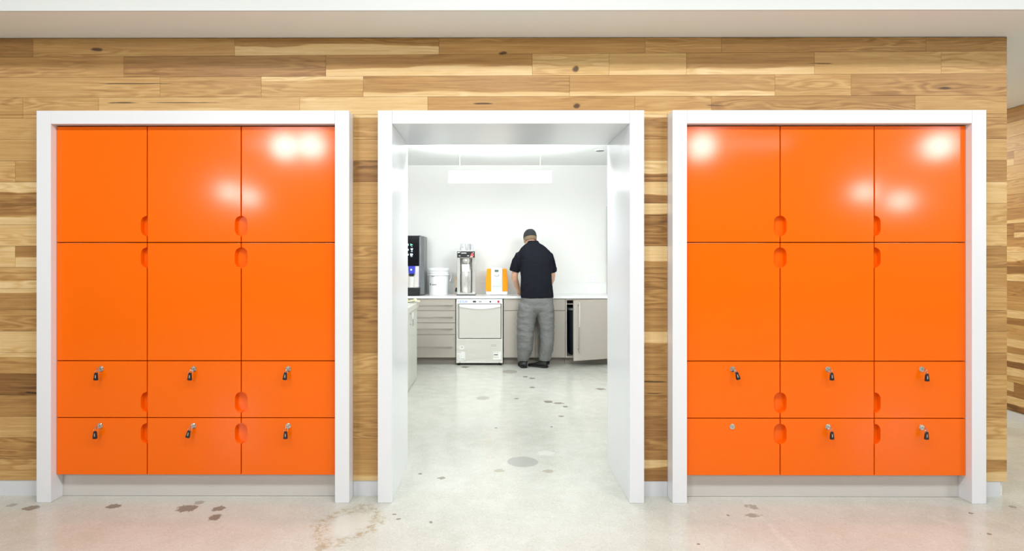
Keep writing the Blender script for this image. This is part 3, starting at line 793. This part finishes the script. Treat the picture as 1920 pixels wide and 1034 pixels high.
# orange juice machine
om = thing('juice_dispenser', 'white drinks machine with bulging orange side panels, left of the man', 'drinks machine', (.0915, 8.27, CT))
obj('body', B(-.078, .078, -.03, .25, .012, .372, bev=.012), WPLAS, om)
bs = obj('base', B(-.145, .145, -.04, .26, .004, .050, bev=.006), WPLAS, om)
obj('foot_strip', B(-.092, .092, -.035, .24, 0, .0045), BLACK, om)
for s in (-1, 1):
    prof = [(.075, .052), (.142, .052), (.149, .075), (.152, .13), (.150, .19), (.143, .27), (.135, .352), (.132, .362), (.075, .362)]
    obj('side_panel', prism(bmesh.new(), [(s * a, b) for a, b in (prof if s > 0 else prof[::-1])], -.02, .25, bev=.006), ORPL, om)
obj('display', B(-.028, .024, -.034, -.0295, .318, .347, bev=.001), DISP, om)
obj('knob', zloft(bmesh.new(), [(.0, 0, 0, .031, .022), (.014, 0, 0, .031, .020), (.02, 0, 0, .024, .014)], 24, 2.2, Matrix.Translation((0, -.03, .275)) @ Matrix.Rotation(PI / 2, 4, 'X')), STEELB, om, True)
obj('lower_door', B(-.070, .070, -.033, -.0295, .060, .225, bev=.002), mat('pale_grey_plastic', (.68, .70, .71), .35), om)
obj('door_line', B(-.062, .062, -.0345, -.0325, .118, .121), GREYINK, om)
for z in (.335, .31): obj('button', disc_y(bmesh.new(), .052, z, .005, -.033, -.0295), GREYINK, om)
# double wall outlet
wo = thing('wall_outlet', 'white double gang outlet plate on the kitchen back wall', 'outlet', (1.480, 8.66, 1.137))
obj('plate', B(-.058, .058, -.007, 0, -.060, .060, bev=.003), WPLAS, wo)
for x in (-.025, .025):
    s_ = obj('socket', B(x - .017, x + .017, -.0095, -.0068, -.034, .034, bev=.001), WPLAS, wo)
    for z in (-.017, .017):
        obj('slot', B(x - .008, x - .0055, -.0102, -.0094, z - .006, z + .006), GREYINK, s_)
        obj('slot', B(x + .0055, x + .008, -.0102, -.0094, z - .006, z + .006), GREYINK, s_)

# ------------------------------------------------------------------ island on the left
IX = -.870
isl = thing('kitchen_island', 'pale grey green kitchen island partly hidden by the left door jamb', 'island', (-1.25, 6.1, 0))
bx, by = 1.25, -6.1
obj('carcass', B(-1.68 + bx, IX - .02 + bx, 5.0 + by, 7.17 + by, .09, .844), ISL, isl)
obj('toe_kick', B(-1.62 + bx, IX - .06 + bx, 5.05 + by, 7.12 + by, 0, .0895), TAUPED, isl)
obj('top', B(-1.70 + bx, IX + .018 + bx, 4.98 + by, 7.19 + by, .845, .905, bev=.004), ISLT, isl)
for a, b, hy in ((5.0, 5.72, 5.66), (5.72, 6.44, 5.78), (6.44, 7.17, 6.56)):
    d = obj('door', B(IX - .0195 + bx, IX + bx, a + by + .0015, b + by - .0015, .012, .840, bev=.001), ISL, isl)
    bm = tube(bmesh.new(), [(IX + .03 + bx, hy + by, .690), (IX + .03 + bx, hy + by, .832)], .008, 12)
    for z in (.705, .817): tube(bm, [(IX + .03 + bx, hy + by, z), (IX + bx, hy + by, z)], .006, 10)
    obj('handle', bm, WPLAS, d, True)
# crumpled cloth and yellow sponge on the island
bm = bmesh.new(); gx, gy = 18, 14; vs = []
for i in range(gx + 1):
    row = []
    for j in range(gy + 1):
        x = -.075 + .15 * i / gx; y = -.07 + .14 * j / gy
        e = max(0, 1 - abs(x) / .08) * max(0, 1 - abs(y) / .075)
        z = .008 + .062 * e ** .6 * (.45 + .9 * mnoise.noise(Vector((x * 22, y * 22, 3)))) + .010 * abs(mnoise.noise(Vector((x * 50, y * 50, 8))))
        row.append(bm.verts.new((x + .012 * mnoise.noise(Vector((x * 30, y * 30, 1))), y, max(.004, z))))
    vs.append(row)
for i in range(gx):
    for j in range(gy): bm.faces.new((vs[i][j], vs[i + 1][j], vs[i + 1][j + 1], vs[i][j + 1]))
bmesh.ops.solidify(bm, geom=list(bm.faces), thickness=.003)
cl = tag(obj('cloth', bm, CREAM), 'crumpled cream cloth on the far corner of the kitchen island', 'cloth'); cl.location = (-.895, 7.06, .9055)
sp_ = tag(obj('sponge', B(-.05, .05, -.03, .03, 0, .045, bev=.008), YEL), 'yellow sponge on the island by the cream cloth', 'sponge'); sp_.location = (-1.005, 7.02, .9055)

# ------------------------------------------------------------------ lamp and ceiling fitting of the kitchen
pl = thing('pendant_lamp', 'long white glowing strip lamp hanging from the kitchen ceiling', 'pendant lamp', (.114, 7.0, 2.76))
obj('diffuser', B(-.598, .598, -.035, .035, -.437, -.323, bev=.004), LAMPM, pl)
obj('rim', B(-.601, .601, -.040, .040, -.459, -.438, bev=.003), LAMPM, pl)
for x in (-.466, .469):
    obj('cable', tube(bmesh.new(), [(x, 0, -.323), (x, 0, -.004)], .003, 8), WIRE, pl)
    obj('canopy', lathe(bmesh.new(), [(.04, -.012), (.04, -.001)], (x, 0), 24), WPLAS, pl)
sf = thing('ceiling_fitting', 'small dark round fitting recessed in the kitchen ceiling at right', 'ceiling fitting', (1.36, 7.46, 2.76))
obj('ring', lathe(bmesh.new(), [(.072, -.0005), (.072, -.006), (.052, -.008)], n=32), WPLAS, sf)
obj('opening', lathe(bmesh.new(), [(.048, -.009), (.048, -.0125)], n=32), GREYP, sf)

# ------------------------------------------------------------------ the man at the worktop
man = thing('person', 'man seen from behind in black cap, dark shirt and baggy grey trousers at the worktop', 'person', (.564, 7.85, 0))
HM = Matrix.Translation((-.030, .185, 1.668)) @ Matrix.Rotation(math.radians(10), 4, 'Z') @ Matrix.Rotation(math.radians(-26), 4, 'X')
def hand(bm, wrist, fwd, side, curl):
    """palm + four unequal bent fingers + thumb; fwd along the forearm, side = thumb direction"""
    f = Vector(fwd).normalized(); s = Vector(side); s = (s - f * s.dot(f)).normalized(); dn = f.cross(s)
    if dn.z > 0: dn = -dn
    w = Vector(wrist)
    tube(bm, [w - f * .01, w + f * .03, w + f * .075, w + f * .092], [(.027, .019), (.036, .017), (.040, .016), (.036, .012)], 14)
    for i, (o, L) in enumerate(((.027, .068), (.009, .077), (-.009, .071), (-.027, .056))):
        p = w + f * .082 + s * o
        a = curl
        p1 = p + f * L * .42 + dn * L * .10 * a + s * o * .15
        p2 = p1 + f * L * .30 + dn * L * .22 * a
        p3 = p2 + f * L * .22 + dn * L * .26 * a
        tube(bm, [p, p1, p2, p3], [.0095, .0088, .0080, .0065], 10)
    t0 = w + f * .025 + s * .026
    t1 = t0 + f * .032 + s * .028 + dn * .006; t2 = t1 + f * .028 + s * .010 + dn * .010
    tube(bm, [t0, t1, t2], [.014, .011, .0085], 10)
bm = bmesh.new()
# head in its own frame: y forward, z up
zloft(bm, [(-.118, 0, .055, .022, .020), (-.112, 0, .045, .042, .045), (-.09, 0, .028, .056, .068), (-.06, 0, .014, .066, .084), (-.02, 0, .004, .073, .094),
           (.02, 0, -.002, .077, .099), (.055, 0, -.006, .075, .097), (.085, 0, -.008, .062, .082), (.105, 0, -.008, .043, .058), (.117, 0, -.008, .018, .026)], 36, 2.1, HM)
tube(bm, [HM @ Vector(q) for q in ((0, .094, .012), (0, .108, -.014), (0, .116, -.032), (0, .098, -.040))], [.009, .011, .014, .010], 12)
for s in (-1, 1):
    ball(bm, (s * .076, -.008, -.012), (.010, .019, .031), HM); ball(bm, (s * .034, .088, .022), (.022, .010, .006), HM, 2)
ball(bm, (0, .093, -.066), (.026, .010, .008), HM, 2)
nb = Vector((.012, .115, 1.55))
tube(bm, [nb + Vector((0, -.02, -.06)), nb + Vector((-.012, .018, .04)), HM @ Vector((0, -.030, -.045))], [.070, .060, .056], 20)
# torso under the shirt
zloft(bm, [(.90, .045, .0, .17, .11), (1.1, .037, .01, .165, .105), (1.3, .034, .05, .175, .115), (1.45, .028, .08, .17, .10), (1.53, .015, .10, .12, .075), (1.57, .010, .112, .07, .06)], 28)
LA = [(-.165, .09, 1.455), (-.205, .10, 1.36), (-.238, .115, 1.20), (-.236, .135, 1.15), (-.205, .20, 1.06), (-.172, .258, .978)]
RA = [(.205, .09, 1.45), (.238, .105, 1.35), (.258, .125, 1.20), (.255, .145, 1.15), (.225, .21, 1.06), (.175, .275, .975)]
rads = [.056, .050, .043, .042, .038, .026]
for A in (LA, RA): tube(bm, A, rads, 16)
hand(bm, LA[-1], (.10, .62, -.16), (1, 0, .1), .7)
hand(bm, RA[-1], (-.35, .55, -.15), (-1, -.5, .1), .7)
# legs under the trousers
tube(bm, [(-.055, .0, .92), (-.085, .005, .72), (-.104, .0, .48), (-.118, -.005, .28), (-.125, .0, .13), (-.126, .003, .105)], [.105, .085, .060, .056, .042, .038], 18)
tube(bm, [(.135, .0, .92), (.155, .005, .72), (.172, .0, .48), (.165, -.01, .28), (.160, -.01, .13), (.160, -.008, .105)], [.105, .085, .060, .056, .042, .038], 18)
body = link('body', bake(bm, .0052, 4, .5), SKIN, man, True)
for s in (-1, 1):
    e = obj('eye', ball(bmesh.new(), (s * .033, .083, .004), (.013, .011, .009), HM, 2), EYEW, man, True)
    obj('iris', ball(bmesh.new(), (s * .033, .091, .003), (.0055, .005, .0055), HM, 2), EYEB, e, True)
# hair: cropped band below the cap, open over the face
def band(z0, z1, off, a0, a1, th, rows=6, n=44, wob=0):
    bm = bmesh.new(); prof = [(-.09, .028, .056, .068), (-.06, .014, .066, .084), (-.02, .004, .073, .094), (.02, -.002, .077, .099), (.055, -.006, .075, .097), (.085, -.008, .062, .082), (.105, -.008, .043, .058), (.117, -.008, .018, .026)]
    def at(z):
        for p, q in zip(prof, prof[1:]):
            if p[0] <= z <= q[0]:
                f = (z - p[0]) / (q[0] - p[0]); return [a + (b - a) * f for a, b in zip(p[1:], q[1:])]
        return prof[-1][1:]
    g = []
    for i in range(rows + 1):
        z = z0 + (z1 - z0) * i / rows; cy, rx, ry = at(z); row = []
        for k in range(n + 1):
            t = a0 + (a1 - a0) * k / n; zz = z
            row.append(bm.verts.new(HM @ Vector(((rx + off) * math.cos(t), cy + (ry + off) * math.sin(t), zz))))
        g.append(row)
    for i in range(rows):
        for k in range(n): bm.faces.new((g[i][k], g[i][k + 1], g[i + 1][k + 1], g[i + 1][k]))
    bmesh.ops.remove_doubles(bm, verts=bm.verts, dist=1e-5)
    bmesh.ops.recalc_face_normals(bm, faces=bm.faces)
    bmesh.ops.solidify(bm, geom=list(bm.faces), thickness=th)
    return bm
obj('hair', band(-.038, .06, .006, PI * .93, PI * 2.07, -.005), HAIR, man, True)
bm = zloft(bmesh.new(), [(.012, 0, -.006, .085, .107), (.03, 0, -.006, .0865, .108), (.06, 0, -.008, .085, .106), (.09, 0, -.010, .074, .094), (.112, 0, -.010, .055, .072), (.126, 0, -.010, .028, .038), (.129, 0, -.010, .008, .010)], 36, 2.05, HM @ Matrix.Translation((0, 0, .012)) @ Matrix.Rotation(math.radians(6), 4, 'X'))
cp_ = obj('cap', bm, CAPM, man, True)
obj('cap_band', zloft(bmesh.new(), [(.011, 0, -.006, .0865, .1085), (.015, 0, -.006, .088, .110), (.034, 0, -.006, .0885, .1105), (.037, 0, -.006, .087, .109)], 36, 2.05, HM @ Matrix.Translation((0, 0, .012)) @ Matrix.Rotation(math.radians(6), 4, 'X')), CAPM, cp_, True)
# shirt
def fold(scale, amp, seed, sq=(1, 1, 1)):
    def f(co, no):
        q = Vector((co.x * sq[0], co.y * sq[1], co.z * sq[2])) * scale + Vector((seed, 0, 0))
        return co + no * (amp * (mnoise.noise(q) + .5 * mnoise.noise(q * 2.3)))
    return f
bm = bmesh.new()
zloft(bm, [(.905, .047, .0, .216, .142), (.93, .047, .0, .217, .144), (1.0, .043, .0, .212, .143), (1.1, .038, .008, .203, .143), (1.2, .036, .025, .203, .148), (1.3, .035, .045, .210, .155),
           (1.38, .034, .058, .216, .155), (1.45, .030, .072, .216, .145), (1.51, .022, .088, .206, .128), (1.555, .014, .102, .176, .110), (1.595, .010, .115, .128, .092),
           (1.62, .006, .125, .078, .075), (1.655, .002, .135, .068, .070)], 44, 2.25)
tube(bm, [(-.06, .088, 1.475), (-.12, .088, 1.468), (-.165, .092, 1.440), (-.200, .097, 1.38), (-.226, .102, 1.31), (-.247, .108, 1.243)], [.05, .068, .078, .074, .069, .066], 22)
tube(bm, [(.09, .088, 1.475), (.15, .088, 1.465), (.198, .093, 1.435), (.226, .100, 1.375), (.246, .107, 1.31), (.262, .118, 1.233)], [.05, .068, .078, .072, .066, .062], 22)
shirt = link('shirt', bake(bm, .009, 6, .5, fold(9, .007, 3, (1, 1, 1.6))), SHIRT, man, True)
# trousers
bm = bmesh.new()
zloft(bm, [(.70, .046, .0, .05, .07), (.74, .044, .0, .14, .115), (.80, .042, .0, .204, .134), (.86, .044, .0, .210, .138), (.925, .045, .0, .205, .135), (.95, .045, 0, .19, .125)], 40, 2.2)
tube(bm, [(-.035, .0, .92), (-.058, .0, .80), (-.088, .0, .66), (-.103, .0, .50), (-.104, -.005, .36), (-.110, -.008, .25), (-.128, -.005, .17), (-.136, .0, .105), (-.136, 0, .088)],
     [(.11, .11), (.135, .132), (.124, .125), (.113, .118), (.108, .115), (.100, .108), (.084, .094), (.074, .082), (.068, .076)], 28)
tube(bm, [(.125, .0, .92), (.142, .0, .80), (.166, .0, .66), (.176, .0, .50), (.178, -.005, .36), (.172, -.01, .25), (.156, -.01, .17), (.143, -.008, .105), (.143, -.008, .088)],
     [(.11, .11), (.125, .132), (.110, .125), (.098, .118), (.092, .115), (.090, .108), (.082, .094), (.073, .080), (.067, .074)], 28)
trousers = link('trousers', bake(bm, .008, 12, .6, fold(11, .008, 9, (1, .8, 1.5))), TROU, man, True)
# socks and shoes
for a, b in (((-.124, -.003, .17), (-.128, .008, .045)), ((.162, -.01, .17), (.160, -.006, .045))):
    obj('sock', tube(bmesh.new(), [a, b], [.060, .047], 20), CAPM, man, True)
def shoe(hx, hy, ang, L=.275):
    M = Matrix.Translation((hx, hy, 0)) @ Matrix.Rotation(ang, 4, 'Z')
    bm = bmesh.new(); rs = []
    for (y, w, h, zb) in ((-.004, .026, .070, .02), (.012, .038, .088, .02), (.05, .041, .092, .02), (.09, .040, .090, .02), (.125, .041, .072, .02), (.16, .045, .058, .02), (.20, .047, .048, .02), (.24, .040, .040, .02), (.265, .026, .034, .02), (.275, .012, .028, .02)):
        ring = []
        for k in range(20):
            t = 2 * PI * k / 20; c, s = math.cos(t), math.sin(t)
            ring.append(bm.verts.new(M @ Vector((w * math.copysign(abs(c) ** .7, c), y * L / .275, zb + (h - zb) * (.5 + .5 * math.copysign(abs(s) ** .75, s))))))
        rs.append(ring)
    loft_faces(bm, rs); o = obj('shoe', bm, SHOE, man, True)
    bm = bmesh.new()
    out = [(.024, -.008), (.040, .008), (.043, .05), (.042, .10), (.048, .16), (.050, .20), (.042, .245), (.026, .272), (0, .281)]
    prism(bm, [(a, b) for a, b in out] + [(-a, b) for a, b in out[::-1][1:]], 0, .024, bev=.003, axis='z')
    for v in bm.verts: v.co = M @ v.co
    obj('sole', bm, SOLE, o)
shoe(-.122, -.065, .12)
shoe(.170, -.045, .95)
